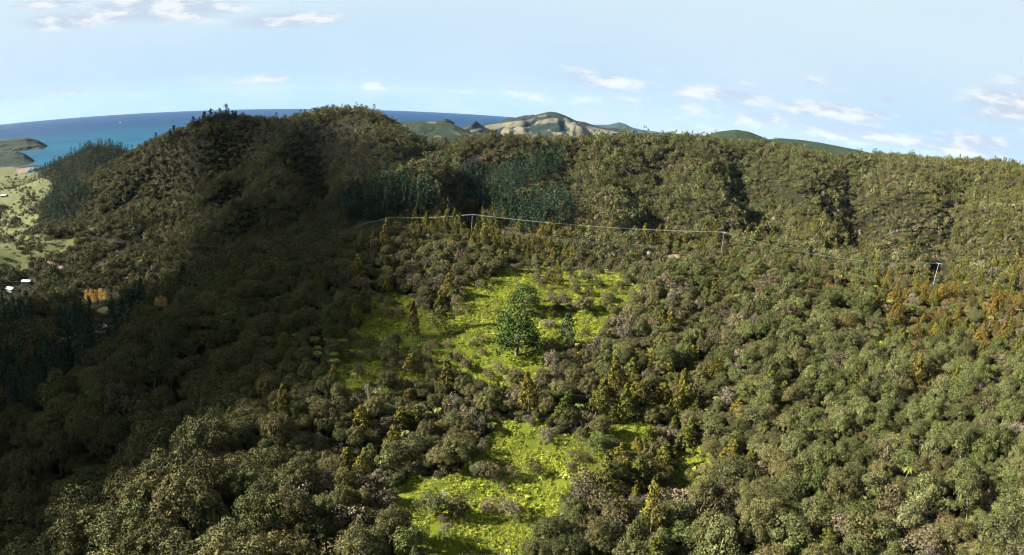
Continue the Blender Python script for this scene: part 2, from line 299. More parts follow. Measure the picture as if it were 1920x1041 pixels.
tag(link('sea', mesh('sea', v, [(0, i+1, (i+1) % 360+1)[::-1] for i in range(360)], m_sea)), 'calm blue sea reaching the horizon', kind='structure')

# ------------------------------------------------------------------ far hills and headlands
def hill_mat(name, bush, grass, lim):
    m, t, p = newmat(name); geo = N(t, 'ShaderNodeNewGeometry'); at = N(t, 'ShaderNodeAttribute', attribute_name='bush')
    n1, n2 = pn(t, geo, .012, 6.0), pn(t, geo, .07, 5.0)
    f = smooth(t, math_(t, 'ADD', at.outputs['Fac'], math_(t, 'MULTIPLY', math_(t, 'SUBTRACT', n1, .5), 1.2)), lim-.06, lim+.06)
    c = mixc(t, f, mixc(t, n2, tuple(x*.8 for x in grass), tuple(x*1.15 for x in grass)), mixc(t, n2, tuple(x*.4 for x in bush), tuple(x*1.5 for x in bush)))
    c = mixc(t, 1.0, c, (.57, .57, .57), 'MULTIPLY')
    t.links.new(c, p.inputs['Base Color']); p.inputs['Roughness'].default_value = .9; p.inputs['Specular IOR Level'].default_value = .05
    bp = N(t, 'ShaderNodeBump', i_Strength=.8, i_Distance=6.0); t.links.new(n2, bp.inputs['Height']); t.links.new(bp.outputs[0], p.inputs['Normal'])
    return m
def far_hill(name, label, sky_pts, r, wf, wb, mat, bush_fn, gul=30.0, gs=260.0, na=240, nr=70, seed=0):
    pts = [pix_at(a, b, r) for a, b in sky_pts]; az0 = np.array([math.atan2(q[0], q[1]) for q in pts]); hz = np.array([q[2] for q in pts])
    az = np.linspace(az0[0], az0[-1], na); s = np.linspace(-1, 1, nr)
    h = np.interp(az, az0, hz); k = np.ones(7)/7; h = np.convolve(np.pad(h, 3, 'edge'), k, 'valid')
    A, Sx = np.meshgrid(az, s); H = np.tile(h, (nr, 1)); Rr = r+np.where(Sx < 0, Sx*wf, Sx*wb)
    X, Y = np.sin(A)*Rr, np.cos(A)*Rr
    prof = np.clip(1-np.abs(Sx), 0, 1); prof = .55*prof+.45*(prof**2*(3-2*prof))
    g = np.abs(2*fbm((X+.5*gs*fbm(X/gs, Y/gs, seed+3))/gs, Y/(gs*2.5), seed+9, 4)/.94-1)
    Z = (H+12)*prof-12+(g-.28)*gul*np.minimum(1, np.abs(Sx)*3.5)*np.clip(prof*4, 0, 1)
    i = np.arange(nr*na).reshape(nr, na); f = np.stack([i[:-1, :-1], i[:-1, 1:], i[1:, 1:], i[1:, :-1]], -1).reshape(-1, 4)
    o = link(name, mesh(name, np.stack([X, Y, Z], -1).reshape(-1, 3), f, mat, True)); tag(o, label, kind='structure')
    b = o.data.attributes.new('bush', 'FLOAT', 'POINT'); b.data.foreach_set('value', bush_fn(Sx, Z/np.maximum(H, 1), g).ravel().astype(np.float32))
m_h1 = hill_mat('hill_bush', (.018, .026, .013), (.10, .095, .045), .5)
m_h2 = hill_mat('hill_pasture', (.013, .02, .013), (.09, .08, .052), .5)
far_hill('headland', 'grassy green headland across the bay', [(-140,285),(-60,268),(0,263),(30,259),(50,258),(70,262),(85,270),(96,279)], 4800, 560, 300, m_h1, lambda s, z, g: .9+0*s, 34, 120, seed=1)
far_hill('headland', 'low bush covered headland beside the beach', [(-140,290),(-60,285),(0,284),(30,283),(45,287),(60,297),(72,308)], 3400, 380, 200, m_h1, lambda s, z, g: .95+0*s, 10, 120, seed=2)
far_hill('hill', 'low bush covered coastal hills with pale grass tops', [(690,258),(715,240),(745,229),(790,226),(830,229),(852,233),(880,246),(910,258),(960,268)], 3500, 700, 500, m_h1, lambda s, z, g: .62+0*s, 30, 220, seed=3)
far_hill('hill', 'bare pasture hill with dark bush on its crest and gullies', [(800,270),(850,250),(875,240),(900,234),(930,230),(960,224),(990,221),(1010,214),(1030,209),(1042,210),(1060,216),(1080,226),(1100,232),(1130,239),(1160,244),(1200,250),(1250,262)], 6000, 1500, 1200, m_h2, lambda s, z, g: .24+.75*(z > .92)+.5*(g < .17), 190, 300, 400, 140, seed=4)
far_hill('island', 'faint blue island on the far horizon', [(1070,236),(1085,229),(1110,234),(1140,234),(1160,229),(1172,232),(1185,239),(1215,246),(1250,256)], 19000, 900, 900, m_h1, lambda s, z, g: .9+0*s, 60, 700, seed=5)
far_hill('island', 'small rocky islet beyond the coastal hills', [(822,228),(830,223),(838,221),(846,225),(853,230)], 5200, 120, 120, m_h1, lambda s, z, g: .9+0*s, 8, 90, 40, 20, seed=6)
far_hill('hill', 'blue green bush range behind the skyline saddle', [(1290,270),(1325,252),(1345,246),(1380,242),(1405,246),(1430,256),(1470,272)], 2900, 500, 400, m_h1, lambda s, z, g: .95+0*s, 25, 180, seed=7)
far_hill('hill', 'long blue green bush range falling behind the skyline', [(1400,272),(1430,262),(1460,258),(1500,261),(1540,267),(1580,275),(1620,283),(1680,300)], 3400, 500, 400, m_h1, lambda s, z, g: .95+0*s, 30, 180, seed=8)

# ------------------------------------------------------------------ haze and the cloud that shades the western spurs
m_hz = bpy.data.materials.new('haze_mat'); m_hz.use_nodes = True; t = m_hz.node_tree; t.nodes.clear()
pv = N(t, 'ShaderNodeVolumePrincipled', i_Density=0.36e-5); pv.inputs['Color'].default_value = (.38, .62, .95, 1); pv.inputs['Anisotropy'].default_value = .0
om = N(t, 'ShaderNodeOutputMaterial'); t.links.new(pv.outputs[0], om.inputs['Volume'])
def boxmesh(name, x0, x1, y0, y1, z0, z1, mat=None):
    v = [(x, y, z) for z in (z0, z1) for y in (y0, y1) for x in (x0, x1)]
    return mesh(name, v, [(0,2,3,1),(4,5,7,6),(0,1,5,4),(2,6,7,3),(0,4,6,2),(1,3,7,5)], mat)
tag(link('haze', boxmesh('haze', -27500, 27500, -27500, 27500, -60, 900, m_hz)), 'thin pale blue air between the hills', kind='stuff')
def cloud(name, label, ground, size, dens, seed):
    g = Vector(ground); c = g+SUNV*((1350-g.z)/SUNV.z)
    import bmesh
    bm = bmesh.new(); bmesh.ops.create_icosphere(bm, subdivisions=4, radius=1.0)
    co = np.array([v.co[:] for v in bm.verts])
    d = .72+.6*fbm(co[:, 0]*2+7, co[:, 1]*2+co[:, 2]+3, seed, 4)
    for v, k in zip(bm.verts, d):
        w = v.co*k; v.co = Vector((w.x*size[0], w.y*size[1], w.z*size[2]*(1 if w.z > 0 else .5)))
    me = bpy.data.meshes.new(name); bm.to_mesh(me); bm.free()
    m = bpy.data.materials.new('cloud_mat'); m.use_nodes = True; t = m.node_tree; t.nodes.clear()
    pv = N(t, 'ShaderNodeVolumePrincipled', i_Density=dens); pv.inputs['Color'].default_value = (.98, .98, .98, 1)
    om = N(t, 'ShaderNodeOutputMaterial'); t.links.new(pv.outputs[0], om.inputs['Volume'])
    o = link(name, me, None, m); o.location = c; tag(o, label, 'cloud')
cloud('cloud', 'thin unseen cloud added to dim the big coastal hill', (-425, 860, 150), (262, 265, 60), .010, 9)  # added above the view only to darken the big hill's slopes
cloud('cloud', 'flat grey cloud drifting high above the western spurs', (-255, 420, 80), (288, 385, 80), .017, 3)

# ------------------------------------------------------------------ foliage meshes
def leaf_mat(name, cols, tint=(1, 1, 1), patch=None, rough=.8, spec=.06, trans=.08):
    m, t, p = newmat(name); oi = N(t, 'ShaderNodeObjectInfo'); at = N(t, 'ShaderNodeAttribute', attribute_name='v'); geo = N(t, 'ShaderNodeNewGeometry')
    rp = N(t, 'ShaderNodeValToRGB'); e = rp.color_ramp.elements; e[0].position = 0; e[1].position = 1
    for k in range(len(cols)-2): e.new((k+1)/(len(cols)-1))
    for k, cc in enumerate(cols): e[k].color = (*cc, 1)
    big = pn(t, geo, .018, 3.0)
    fac = math_(t, 'ADD', math_(t, 'MULTIPLY', oi.outputs['Random'], .65), math_(t, 'MULTIPLY', math_(t, 'SUBTRACT', big, .32), 1.0), clamp=True)
    t.links.new(fac, rp.inputs[0]); ramp = rp.outputs[0]
    if patch:
        dv = N(t, 'ShaderNodeVectorMath', operation='DISTANCE'); t.links.new(oi.outputs['Location'], dv.inputs[0]); dv.inputs[1].default_value = patch[0]
        dd = math_(t, 'ADD', dv.outputs['Value'], math_(t, 'MULTIPLY', math_(t, 'SUBTRACT', big, .5), 90.0)); ramp = mixc(t, math_(t, 'MULTIPLY', smooth(t, dd, patch[1], patch[1]*.55), math_(t, 'GREATER_THAN', oi.outputs['Random'], .35)), ramp, patch[2])
    br = math_(t, 'ADD', math_(t, 'MULTIPLY', at.outputs['Fac'], .9), .55)
    br = math_(t, 'MULTIPLY', br, math_(t, 'ADD', math_(t, 'MULTIPLY', math_(t, 'FRACT', math_(t, 'MULTIPLY', oi.outputs['Random'], 37.3)), .6), .7))
    br = math_(t, 'MULTIPLY', br, .73)
    vm = N(t, 'ShaderNodeVectorMath', operation='SCALE'); t.links.new(ramp, vm.inputs[0]); t.links.new(br, vm.inputs['Scale'])
    t.links.new(vm.outputs[0], p.inputs['Base Color']); p.inputs['Roughness'].default_value = rough; p.inputs['Specular IOR Level'].default_value = spec
    if trans:
        tr = N(t, 'ShaderNodeBsdfTranslucent'); t.links.new(vm.outputs[0], tr.inputs[0]); mx = N(t, 'ShaderNodeMixShader'); mx.inputs[0].default_value = trans
        t.links.new(p.outputs[0], mx.inputs[1]); t.links.new(tr.outputs[0], mx.inputs[2]); t.links.new(mx.outputs[0], t.nodes['Material Output'].inputs[0])
    return m
M = {}
M['kanuka'] = leaf_mat('kanuka_leaf', [(.036,.043,.011),(.053,.054,.017),(.076,.064,.023),(.050,.060,.015)])
M['manuka'] = leaf_mat('manuka_leaf', [(.060,.052,.018),(.080,.064,.030),(.105,.086,.054),(.066,.054,.022),(.068,.068,.017)], patch=((190, 260, 150), 85, (.084, .058, .015)))
M['broadleaf'] = leaf_mat('broadleaf_leaf', [(.041,.047,.013),(.068,.069,.024),(.054,.066,.016),(.105,.098,.044)])
M['totara'] = leaf_mat('totara_leaf', [(.040,.046,.007),(.056,.058,.008),(.084,.066,.009),(.050,.054,.009)], patch=((190, 260, 150), 85, (.092, .064, .009)))
M['pine'] = leaf_mat('pine_leaf', [(.012,.024,.011),(.020,.034,.015),(.027,.040,.016)])
M['fern'] = leaf_mat('fern_frond', [(.055,.075,.016),(.085,.098,.02),(.11,.10,.026)], trans=.2)
M['poplar'] = leaf_mat('poplar_leaf', [(.50,.27,.05),(.62,.37,.10),(.46,.24,.05)], trans=.2)
M['willow'] = leaf_mat('willow_leaf', [(.028,.050,.009),(.045,.070,.013),(.036,.054,.011)])
M['cover'] = leaf_mat('ground_fern', [(.070,.092,.011),(.125,.146,.015),(.20,.212,.024),(.108,.146,.013)], trans=.2)
M['plume'] = plain('pampas_plume', (.34, .30, .26), .9)
M['bark'] = plain('bark', (.11, .09, .07), .9, 0, .4, 1.5); M['dead'] = plain('dead_wood', (.17, .155, .145), .8, 0, .3, 2)
def rand_dirs(n, zmin=-1.0):
    z = rng.uniform(zmin, 1, n); a = rng.uniform(0, 2*math.pi, n); r = np.sqrt(1-z*z)
    return np.stack([r*np.cos(a), r*np.sin(a), z], -1)
def norm(a): return a/np.maximum(np.linalg.norm(a, axis=-1, keepdims=True), 1e-9)
def quads(P, Nn, size, asp=.62, up=None):
    n = len(P); size = np.broadcast_to(np.asarray(size, float), (n,)) if np.ndim(size) else np.full(n, size)
    a = norm(np.cross(Nn, up if up is not None else rand_dirs(n))); b = np.cross(Nn, a)
    s = (size*rng.uniform(.65, 1.35, n))[:, None]
    V = np.stack([P-a*s*.5*asp, P-b*s*.5, P+a*s*.5*asp, P+b*s*.5], 1)
    return V.reshape(-1, 3)
def leafmesh(name, V, mat, extra=None):
    n = len(V)//4; f = np.arange(n*4).reshape(n, 4); me = mesh(name, V, f, mat)
    a = me.attributes.new('v', 'FLOAT', 'POINT'); a.data.foreach_set('value', np.repeat(rng.uniform(0, 1, n)**1.2, 4).astype(np.float32))
    return me
def puffs(cs, rs, per, size, jit, zmin=-.35, flat=.85):
    out = []
    for c, r in zip(cs, rs):
        d = rand_dirs(per, zmin); lump = .8+.35*rng.uniform(0, 1, (per, 1))
        Pq = c+d*np.array([r, r, r*flat])*lump
        out.append(quads(Pq, norm(d+jit*rng.normal(0, 1, (per, 3))), size))
    return np.concatenate(out)
def tube(V, Fc, a, b, r0, r1, k=5):
    a, b = np.array(a, float), np.array(b, float); d = norm(b-a); u = norm(np.cross(d, [.31, .77, .55])); w = np.cross(d, u); o = len(V)
    for q, r in ((a, r0), (b, r1)):
        for i in range(k):
            th = 2*math.pi*i/k; V.append(tuple(q+r*(math.cos(th)*u+math.sin(th)*w)))
    for i in range(k): Fc.append((o+i, o+(i+1) % k, o+k+(i+1) % k, o+k+i))
    Fc.append(tuple(o+k+i for i in range(k)))
def trunk_mesh(name, H, R, limbs=4, r0=.16, mat='bark', spread=.55):
    V, Fc = [], []; bend = rng.uniform(-.3, .3, 2); m = (bend[0], bend[1], H*.5)
    tube(V, Fc, (0, 0, -1.2), m, r0, r0*.75); tube(V, Fc, m, (0, 0, H*.85), r0*.75, r0*.25)
    for k in range(limbs):
        a = 2*math.pi*(k+rng.uniform(0, .6))/limbs; tube(V, Fc, (m[0], m[1], H*rng.uniform(.35, .55)), (R*spread*math.cos(a), R*spread*math.sin(a), H*rng.uniform(.65, .85)), r0*.5, r0*.15, 4)
    return mesh(name, V, Fc, M[mat])
def dome(n, R, hz, z0, up=.12):
    k = np.arange(n)+.5; zz = 1-k/n*(1-up); a = k*2.39996+rng.uniform(0, 6); r = np.sqrt(np.maximum(0, 1-zz*zz))
    c = np.stack([R*r*np.cos(a), R*r*np.sin(a), z0+hz*zz], -1); return c+rng.normal(0, .09*R, c.shape)
LODS = {0: (1.0, 1.0), 1: (.28, 1.75), 2: (.13, 2.2)}
def crown_kanuka(lod):
    q, s = LODS[lod]; R = 4.0*rng.uniform(.92, 1.08); n = 36 if lod == 0 else 24 if lod == 1 else 13
    c = dome(n, R*.72, 3.1, 3.5, -.22)+rng.normal(0, .28, (n, 3)); c = c*np.array([1.15, .88, 1]); r = R*rng.uniform(.18, .36, n)*(1 if lod < 2 else 1.3)
    return np.concatenate([puffs(c, r, max(14, int((210 if lod == 0 else 105)*q*(1 if lod < 2 else 1.6))), (.25 if lod == 0 else .36)*s, .3, -.25, .8), puffs(dome(5, R*.4, 1.4, 3.0), np.full(5, R*.5), max(6, int(30*q)), .9*min(s, 1.8), .2)])
def crown_manuka(lod):
    q, s = LODS[lod]; n = 12 if lod < 2 else 7; R = 2.5
    c = dome(n, R*.66, 2.3, 1.1, -.1)+rng.normal(0, .22, (n, 3)); r = R*rng.uniform(.26, .46, n)
    return puffs(c, r, max(12, int((110 if lod == 0 else 75)*q)), (.28 if lod == 0 else .36)*s, .42, -.4, .95)
def crown_broadleaf(lod):
    q, s = LODS[lod]; n = 17 if lod < 2 else 9; R = 4.0
    c = dome(n, R*.7, 4.0, 3.7, -.32)+rng.normal(0, .5, (n, 3)); r = R*rng.uniform(.22, .46, n)
    return np.concatenate([puffs(c, r, max(14, int((230 if lod == 0 else 125)*q)), (.33 if lod == 0 else .46)*s, .42, -.4, .9), puffs(dome(4, R*.4, 1.6, 3.4), np.full(4, R*.5), max(6, int(30*q)), .9*min(s, 1.8), .2)])
def crown_totara(lod):
    q, s = LODS[lod]; H = 8.0*rng.uniform(.85, 1.15); R = 2.1; n = 30 if lod < 2 else 13; t_ = (np.arange(n)+.5)/n; a = np.arange(n)*2.39996
    rad = R*(1-t_)**.75*.8+.1; c = np.stack([rad*np.cos(a), rad*np.sin(a), .8+(H-.8)*t_], -1)+rng.normal(0, .14, (n, 3)); r = .35+.62*(1-t_)*rng.uniform(.7, 1.25, n)
    if lod == 2: r = r*1.3
    return puffs(c, r, max(12, int(55*q)), .38*s, .4, -.3, 1.15)
def crown_pine(lod):
    q, s = LODS[lod]; H = 15.0*rng.uniform(.88, 1.12); R = 3.1; nb = [110, 46, 20][lod]; per = [16, 9, 6][lod]; out = []
    for k in range(nb):
        t_ = (k+rng.uniform(0, 1))/nb; a = rng.uniform(0, 6.283); L = R*((1-t_)**.7)*rng.uniform(.75, 1.15)+.35; u = np.linspace(.15, 1, per)
        d = np.array([math.cos(a), math.sin(a), .28]); Pq = np.array([0, 0, 1.6+(H-1.8)*t_])+u[:, None]*L*d+np.stack([np.zeros(per), np.zeros(per), -.22*u*u*L+.1*L*u], -1)+rng.normal(0, .17*s, (per, 3))
        nn = norm(np.array([0, 0, 1.0])+.55*rng.normal(0, 1, (per, 3))); out.append(quads(Pq, nn, .62*s, .5))
    out.append(puffs([np.array([0, 0, H*.98])], [.35], 8, .5, .5)); return np.concatenate(out)
def crown_fern(lod):
    out = []; nf = 15
    for k in range(nf):
        a = 2*math.pi*k/nf+rng.uniform(-.15, .15); L = 1.9*rng.uniform(.85, 1.15); d = np.array([math.cos(a), math.sin(a), 0]); s_ = np.array([-d[1], d[0], 0]); m = 7; pv_ = None
        for i in range(m+1):
            u = i/m; pc = d*L*u+np.array([0, 0, 3.4+.75*math.sin(u*2.0)-1.0*u*u]); w = .34*math.sin(math.pi*(u*.85+.12))+.02
            if pv_ is not None:
                for sg in (-1, 1): out += [pv_[0], pc, pc+sg*s_*w-np.array([0, 0, .1]), pv_[0]+sg*s_*pv_[1]-np.array([0, 0, .1])]
            pv_ = (pc, w)
    return np.array(out)
def crown_poplar(lod):
    n = 26; t_ = (np.arange(n)+.5)/n; a = np.arange(n)*2.39996; H = 13; rad = 2.3*np.sin(math.pi*(t_*.8+.18))*.75
    c = np.stack([rad*np.cos(a), rad*np.sin(a), 2.2+(H-3)*t_], -1); return puffs(c, rng.uniform(.8, 1.3, n), 46, .5, .6, -.6, 1.3)
def crown_willow(lod):
    n = 30; R = 5.0; c = dome(n, R*.74, 5.2, 2.8, -.25)+rng.normal(0, .45, (n, 3)); return puffs(c, R*rng.uniform(.2, .36, n), 120, .5, .6, -.5, 1.0)
def cover_tuft(kind):
    n = 60; d = rand_dirs(n, .0); c = d*np.array([1.0, 1.0, .5])*rng.uniform(.3, 1, (n, 1))+np.array([0, 0, .05]); return quads(c, norm(d+np.array([0, 0, .7])+.5*rng.normal(0, 1, (n, 3))), .34, .6)
KIND = {'kanuka': (crown_kanuka, (7.6, 4.0, 4, .17)), 'manuka': (crown_manuka, (3.0, 2.4, 3, .08)), 'broadleaf': (crown_broadleaf, (8.2, 4.0, 4, .2)), 'totara': (crown_totara, (7.4, 1.2, 2, .14)), 'pine': (crown_pine, (14.5, 1.0, 0, .2)), 'fern': (crown_fern, (4.1, .1, 0, .14))}
NV = 4; CROWN = {}; TRUNK = {}; PROTO = {}
for kd, (fn, tp) in KIND.items():
    for lod in ((0, 1, 2) if kd != 'fern' else (0,)):
        colx = bpy.data.collections.new(f'{kd}_{lod}')
        for v in range(NV):
            cm = leafmesh(f'{kd}_crown', fn(lod), M[kd]); CROWN[kd, lod, v] = cm
            if lod == 0: TRUNK[kd, v] = trunk_mesh(f'{kd}_trunk', *tp)
            o = bpy.data.objects.new(f'{kd}{v}', cm); colx.objects.link(o)
        PROTO[kd, lod] = colx

# ------------------------------------------------------------------ stuff by geometry nodes
def stuff(name, label, coll, pos, rotz, scl, iv, tilt=None):
    n = len(pos); me = bpy.data.meshes.new(name); me.vertices.add(n); me.vertices.foreach_set('co', np.asarray(pos, np.float32).ravel())
    rot = np.zeros((n, 3), np.float32); rot[:, 2] = rotz
    if tilt is not None: rot[:, :2] = tilt
    me.attributes.new('rot', 'FLOAT_VECTOR', 'POINT').data.foreach_set('vector', rot.ravel())
    me.attributes.new('scl', 'FLOAT_VECTOR', 'POINT').data.foreach_set('vector', np.asarray(scl, np.float32).ravel())
    me.attributes.new('iv', 'INT', 'POINT').data.foreach_set('value', np.asarray(iv, np.int32))
    o = link(name, me); tag(o, label, kind='stuff')
    g = bpy.data.node_groups.new(name, 'GeometryNodeTree'); g.interface.new_socket('Geometry', in_out='INPUT', socket_type='NodeSocketGeometry'); g.interface.new_socket('Geometry', in_out='OUTPUT', socket_type='NodeSocketGeometry')
    gi, go = g.nodes.new('NodeGroupInput'), g.nodes.new('NodeGroupOutput'); ip = g.nodes.new('GeometryNodeInstanceOnPoints'); ci = g.nodes.new('GeometryNodeCollectionInfo')
    ci.inputs['Collection'].default_value = coll; ci.inputs['Separate Children'].default_value = True; ci.inputs['Reset Children'].default_value = True
    def na_(nm, ty):
        k = g.nodes.new('GeometryNodeInputNamedAttribute'); k.data_type = ty; k.inputs[0].default_value = nm; return k.outputs[0]
    er = g.nodes.new('FunctionNodeEulerToRotation'); L = g.links.new
    L(gi.outputs[0], ip.inputs['Points']); L(ci.outputs[0], ip.inputs['Instance']); ip.inputs['Pick Instance'].default_value = True
    L(na_('iv', 'INT'), ip.inputs['Instance Index']); L(na_('rot', 'FLOAT_VECTOR'), er.inputs[0]); L(er.outputs[0], ip.inputs['Rotation']); L(na_('scl', 'FLOAT_VECTOR'), ip.inputs['Scale']); L(ip.outputs[0], go.inputs[0])
    md = o.modifiers.new('scatter', 'NODES'); md.node_group = g
    return o

# ------------------------------------------------------------------ where the trees stand
def place_near():
    n = 150000; az = rng.uniform(-.86, .86, n); r = np.sqrt(rng.uniform(115**2, 660**2, n)); X, Y = np.sin(az)*r, np.cos(az)*r; Z = height(X, Y); px, py = to_pix(X, Y, Z)
    k = (px > -110) & (px < 2030) & (py < 1150) & visible(X, Y, Z+7, .02); X, Y, Z, r, px, py = (q[k] for q in (X, Y, Z, r, px, py))
    big = np.clip((620-px)/350, 0, 1)*.9+np.clip((py-820)/200, 0, 1)*.45
    size = (2.1+2.9*np.clip(big, 0, 1.1))*(.62+.85*rng.uniform(0, 1, len(X))**1.6)*(.85+.45*fbm(X/40, Y/40, 301))
    size += .5*(r > 430)
    cell = {}; keep = []; cs = 10.5
    order = np.argsort(-size+rng.uniform(0, 2.6, len(X)))
    xs, ys, sz = X.tolist(), Y.tolist(), size.tolist()
    for i in order.tolist():
        x, y, s = xs[i], ys[i], sz[i]; cx, cy = int(x//cs), int(y//cs); ok = True
        for dx in (-1, 0, 1):
            for dy in (-1, 0, 1):
                for j in cell.get((cx+dx, cy+dy), ()):
                    dd = (s+sz[j])*.7
                    if (xs[j]-x)**2+(ys[j]-y)**2 < dd*dd: ok = False; break
                if not ok: break
            if not ok: break
        if ok: cell.setdefault((cx, cy), []).append(i); keep.append(i)
    k = np.array(keep); return X[k], Y[k], Z[k], size[k]
def place_far():
    s = 6.7; gx, gy = np.meshgrid(np.arange(-1500, 1500, s), np.arange(150, 2200, s)); X = (gx+rng.uniform(-.46, .46, gx.shape)*s).ravel(); Y = (gy+rng.uniform(-.46, .46, gx.shape)*s).ravel()
    az, r = np.arctan2(X, Y), np.hypot(X, Y); k = (np.abs(az) < .86) & (r > 660) & (r < 2350) & ((r < 1620) | (rng.uniform(0, 1, len(r)) < .45)); X, Y = X[k], Y[k]; Z = height(X, Y); px, py = to_pix(X, Y, Z)
    k = (px > -60) & (px < 1980) & (Z > 6) & visible(X, Y, Z+9, .018); X, Y, Z = X[k], Y[k], Z[k]
    return X, Y, Z, (2.2+3.0*rng.uniform(0, 1, len(X))**1.8)*(.75+.6*fbm(X/60, Y/60, 301))
A, B = place_near(), place_far(); X, Y, Z, SZ = (np.concatenate(q) for q in zip(A, B)); Rr = np.hypot(X, Y); PX, PY = to_pix(X, Y, Z)
n = len(X); u = rng.uniform(0, 1, n); u2 = rng.uniform(0, 1, n); _k = np.where(Rr > 600, 3.0, 1.0); patch = fbm(X/38/_k, Y/38/_k, 501); patch2 = fbm(X/60/_k, Y/60/_k, 601)
clear = anyin(PX, PY, CLEAR, 58, X, Y) & (Rr < 900); farm = anyin(PX, PY, FARM, 12, X, Y) & (Rr > 430); clay = anyin(PX, PY, CLAY, 8, X, Y)
pine = anyin(PX, PY, PINES, 55, X, Y) & (Rr > 330) & (rng.uniform(0, 1, n) < .85); gold = anyin(PX, PY, GOLD, 40, X, Y) & (Rr < 660); green = anyin(PX, PY, GREEN, 40, X, Y) & (Rr < 660)
keep = ~clay & ~(clear & (u2 > 0.14+5.0*np.clip(fbm(X/13, Y/13, 881)-.48, 0, .5))) & ~(farm & (u2 > .07+4.0*np.clip(fbm(X/45, Y/30, 871)-.51, 0, .3))); keep &= ~((Rr > 1700) & (PX < 105) & (PY > 330) & (u2 > .3))
pk = np.full(n, .58); pm = np.full(n, .15); pb = np.full(n, .14); pt = np.full(n, .035)
pm = pm+.5*np.clip((patch-.5)*4, 0, .7); pb = pb+.5*np.clip((patch2-.52)*5, 0, .8); pt = pt+.12*np.clip((.42-patch2)*5, 0, 1)
lf = PX < 600; pk[lf] += 1.0; pm[lf] *= .5
rs = (PX > 1000) & (PY > 480) & (PY < 760); pm[rs] += .25
pt[gold] += .5; pm[inpoly(PX, PY, GOLD[0]) & (Rr < 660)] += .9; pb[green] += 1.5; pm[clear] += 2; pk[clear] *= .3; fr = Rr > 660; pt[fr] = .02+.15*np.clip((.44-patch2[fr])*6, 0, 1)*(PX[fr] > 1150)
tot = pk+pm+pb+pt; c1, c2, c3 = pk/tot, (pk+pm)/tot, (pk+pm+pb)/tot
kind = np.where(u < c1, 0, np.where(u < c2, 1, np.where(u < c3, 2, 3))); kind = np.where(pine, 4, kind)
KN = ['kanuka', 'manuka', 'broadleaf', 'totara', 'pine', 'fern']; BASE = np.array([4.0, 2.5, 4.0, 2.3, 3.2, 2.0])
ufern = rng.uniform(0, 1, n); kind = np.where((ufern < .02) & (Rr < 420) & ~pine | clear & (ufern < .1) | (ufern < .25) & (np.abs(PX-570) < 60) & (np.abs(PY-690) < 40), 5, kind)
scale = SZ*1.12/BASE[kind]; scale = np.where(kind == 1, scale*np.where(clear, .75, 1.0), scale); scale = np.where(kind == 3, np.minimum(scale*1.05, 1.5), scale); g0 = inpoly(PX, PY, GOLD[0]) & (Rr < 660); scale = np.where(g0, scale*.8, scale); scale = np.where(kind == 4, np.clip(scale*1.1, .75, 1.35), scale); scale = np.where(kind == 5, rng.uniform(.8, 1.25, n), scale)
crest = (np.abs(PY-np.interp(PX, [250, 480, 600, 690, 885, 960, 1150, 1240, 1300, 1480, 1700, 1920], [560, 470, 448, 424, 420, 464, 490, 486, 458, 477, 517, 547])-14) < 26) & (Rr > 320) & (Rr < 500); scale = np.where(crest & (kind != 4), scale*.72, scale)
sz3 = scale*np.where(kind == 0, rng.uniform(.7, 1.55, n), rng.uniform(.7, 1.6, n)); sx3 = scale*rng.uniform(.82, 1.28, n); sy3 = scale*rng.uniform(.82, 1.28, n); tl = rng.normal(0, .09, (n, 2)); rot = rng.uniform(0, 6.283, n); var = rng.integers(0, NV, n)
sel = np.where(keep)[0]
# openings kept free for single things set further down
FREE = [(970,640,62,46),(980,560,44,30),(1060,622,24,36),(690,735,34,24),(886,430,20,24),(1358,474,18,26),(1757,528,24,30),(183,575,44,38),(303,590,32,32),(190,632,22,26),(50,538,22,22),(20,553,22,20),(10,376,24,14),(438,1005,20,30)]
kf = np.ones(n, bool)
for cx, cy, wx, wy in FREE: kf &= (((PX-cx)/wx)**2+((PY-cy)/wy)**2 > 1) | ((Rr < 330) & (cy < 500)) | (Rr > 1300) & (cx > 400)
sel = sel[kf[sel]]
ZONE = {'kanuka': ('kanuka tree', 'olive brown domed kanuka tree'), 'manuka': ('shrub', 'grey brown twiggy manuka shrub'), 'broadleaf': ('tree', 'grey green rounded broadleaf tree'), 'totara': ('conifer', 'golden olive pointed totara'), 'pine': ('pine', 'dark green conical pine'), 'fern': ('tree fern', 'pale green tree fern')}
OBJN = {'kanuka': 'kanuka_tree', 'manuka': 'manuka_shrub', 'broadleaf': 'broadleaf_tree', 'totara': 'totara_tree', 'pine': 'pine_tree', 'fern': 'tree_fern'}
WHERE = ['on the shaded spur above the valley', 'beside the lime green fern clearing', 'along the ridge crest near the power line', 'on the open sunlit slope of mixed bush', 'on the hillside beyond the ridge', 'low in the valley below the shaded spur']
cx_ = np.array([q[0] for c_ in CLEAR[:3] for q in c_]); cy_ = np.array([q[1] for c_ in CLEAR[:3] for q in c_])
CRX = [250, 480, 600, 690, 885, 960, 1150, 1240, 1300, 1480, 1700, 1920]; CRY = [560, 470, 448, 424, 420, 464, 490, 486, 458, 477, 517, 547]
def zone(i):
    if PX[i] < 420 and Z[i] < 92 and Rr[i] < 1000: return 5
    if Rr[i] > 640 or PY[i] < np.interp(PX[i], CRX, CRY)-12: return 4
    if abs(PY[i]-np.interp(PX[i], CRX, CRY)) < 30 and PX[i] > 560: return 2
    if np.min(np.hypot(cx_-PX[i], cy_-PY[i])) < 45: return 1
    return 0 if PX[i] < 600 else 3
NIND = {0: 300, 1: 300, 2: 300, 3: 300, 4: 300, 5: 300}
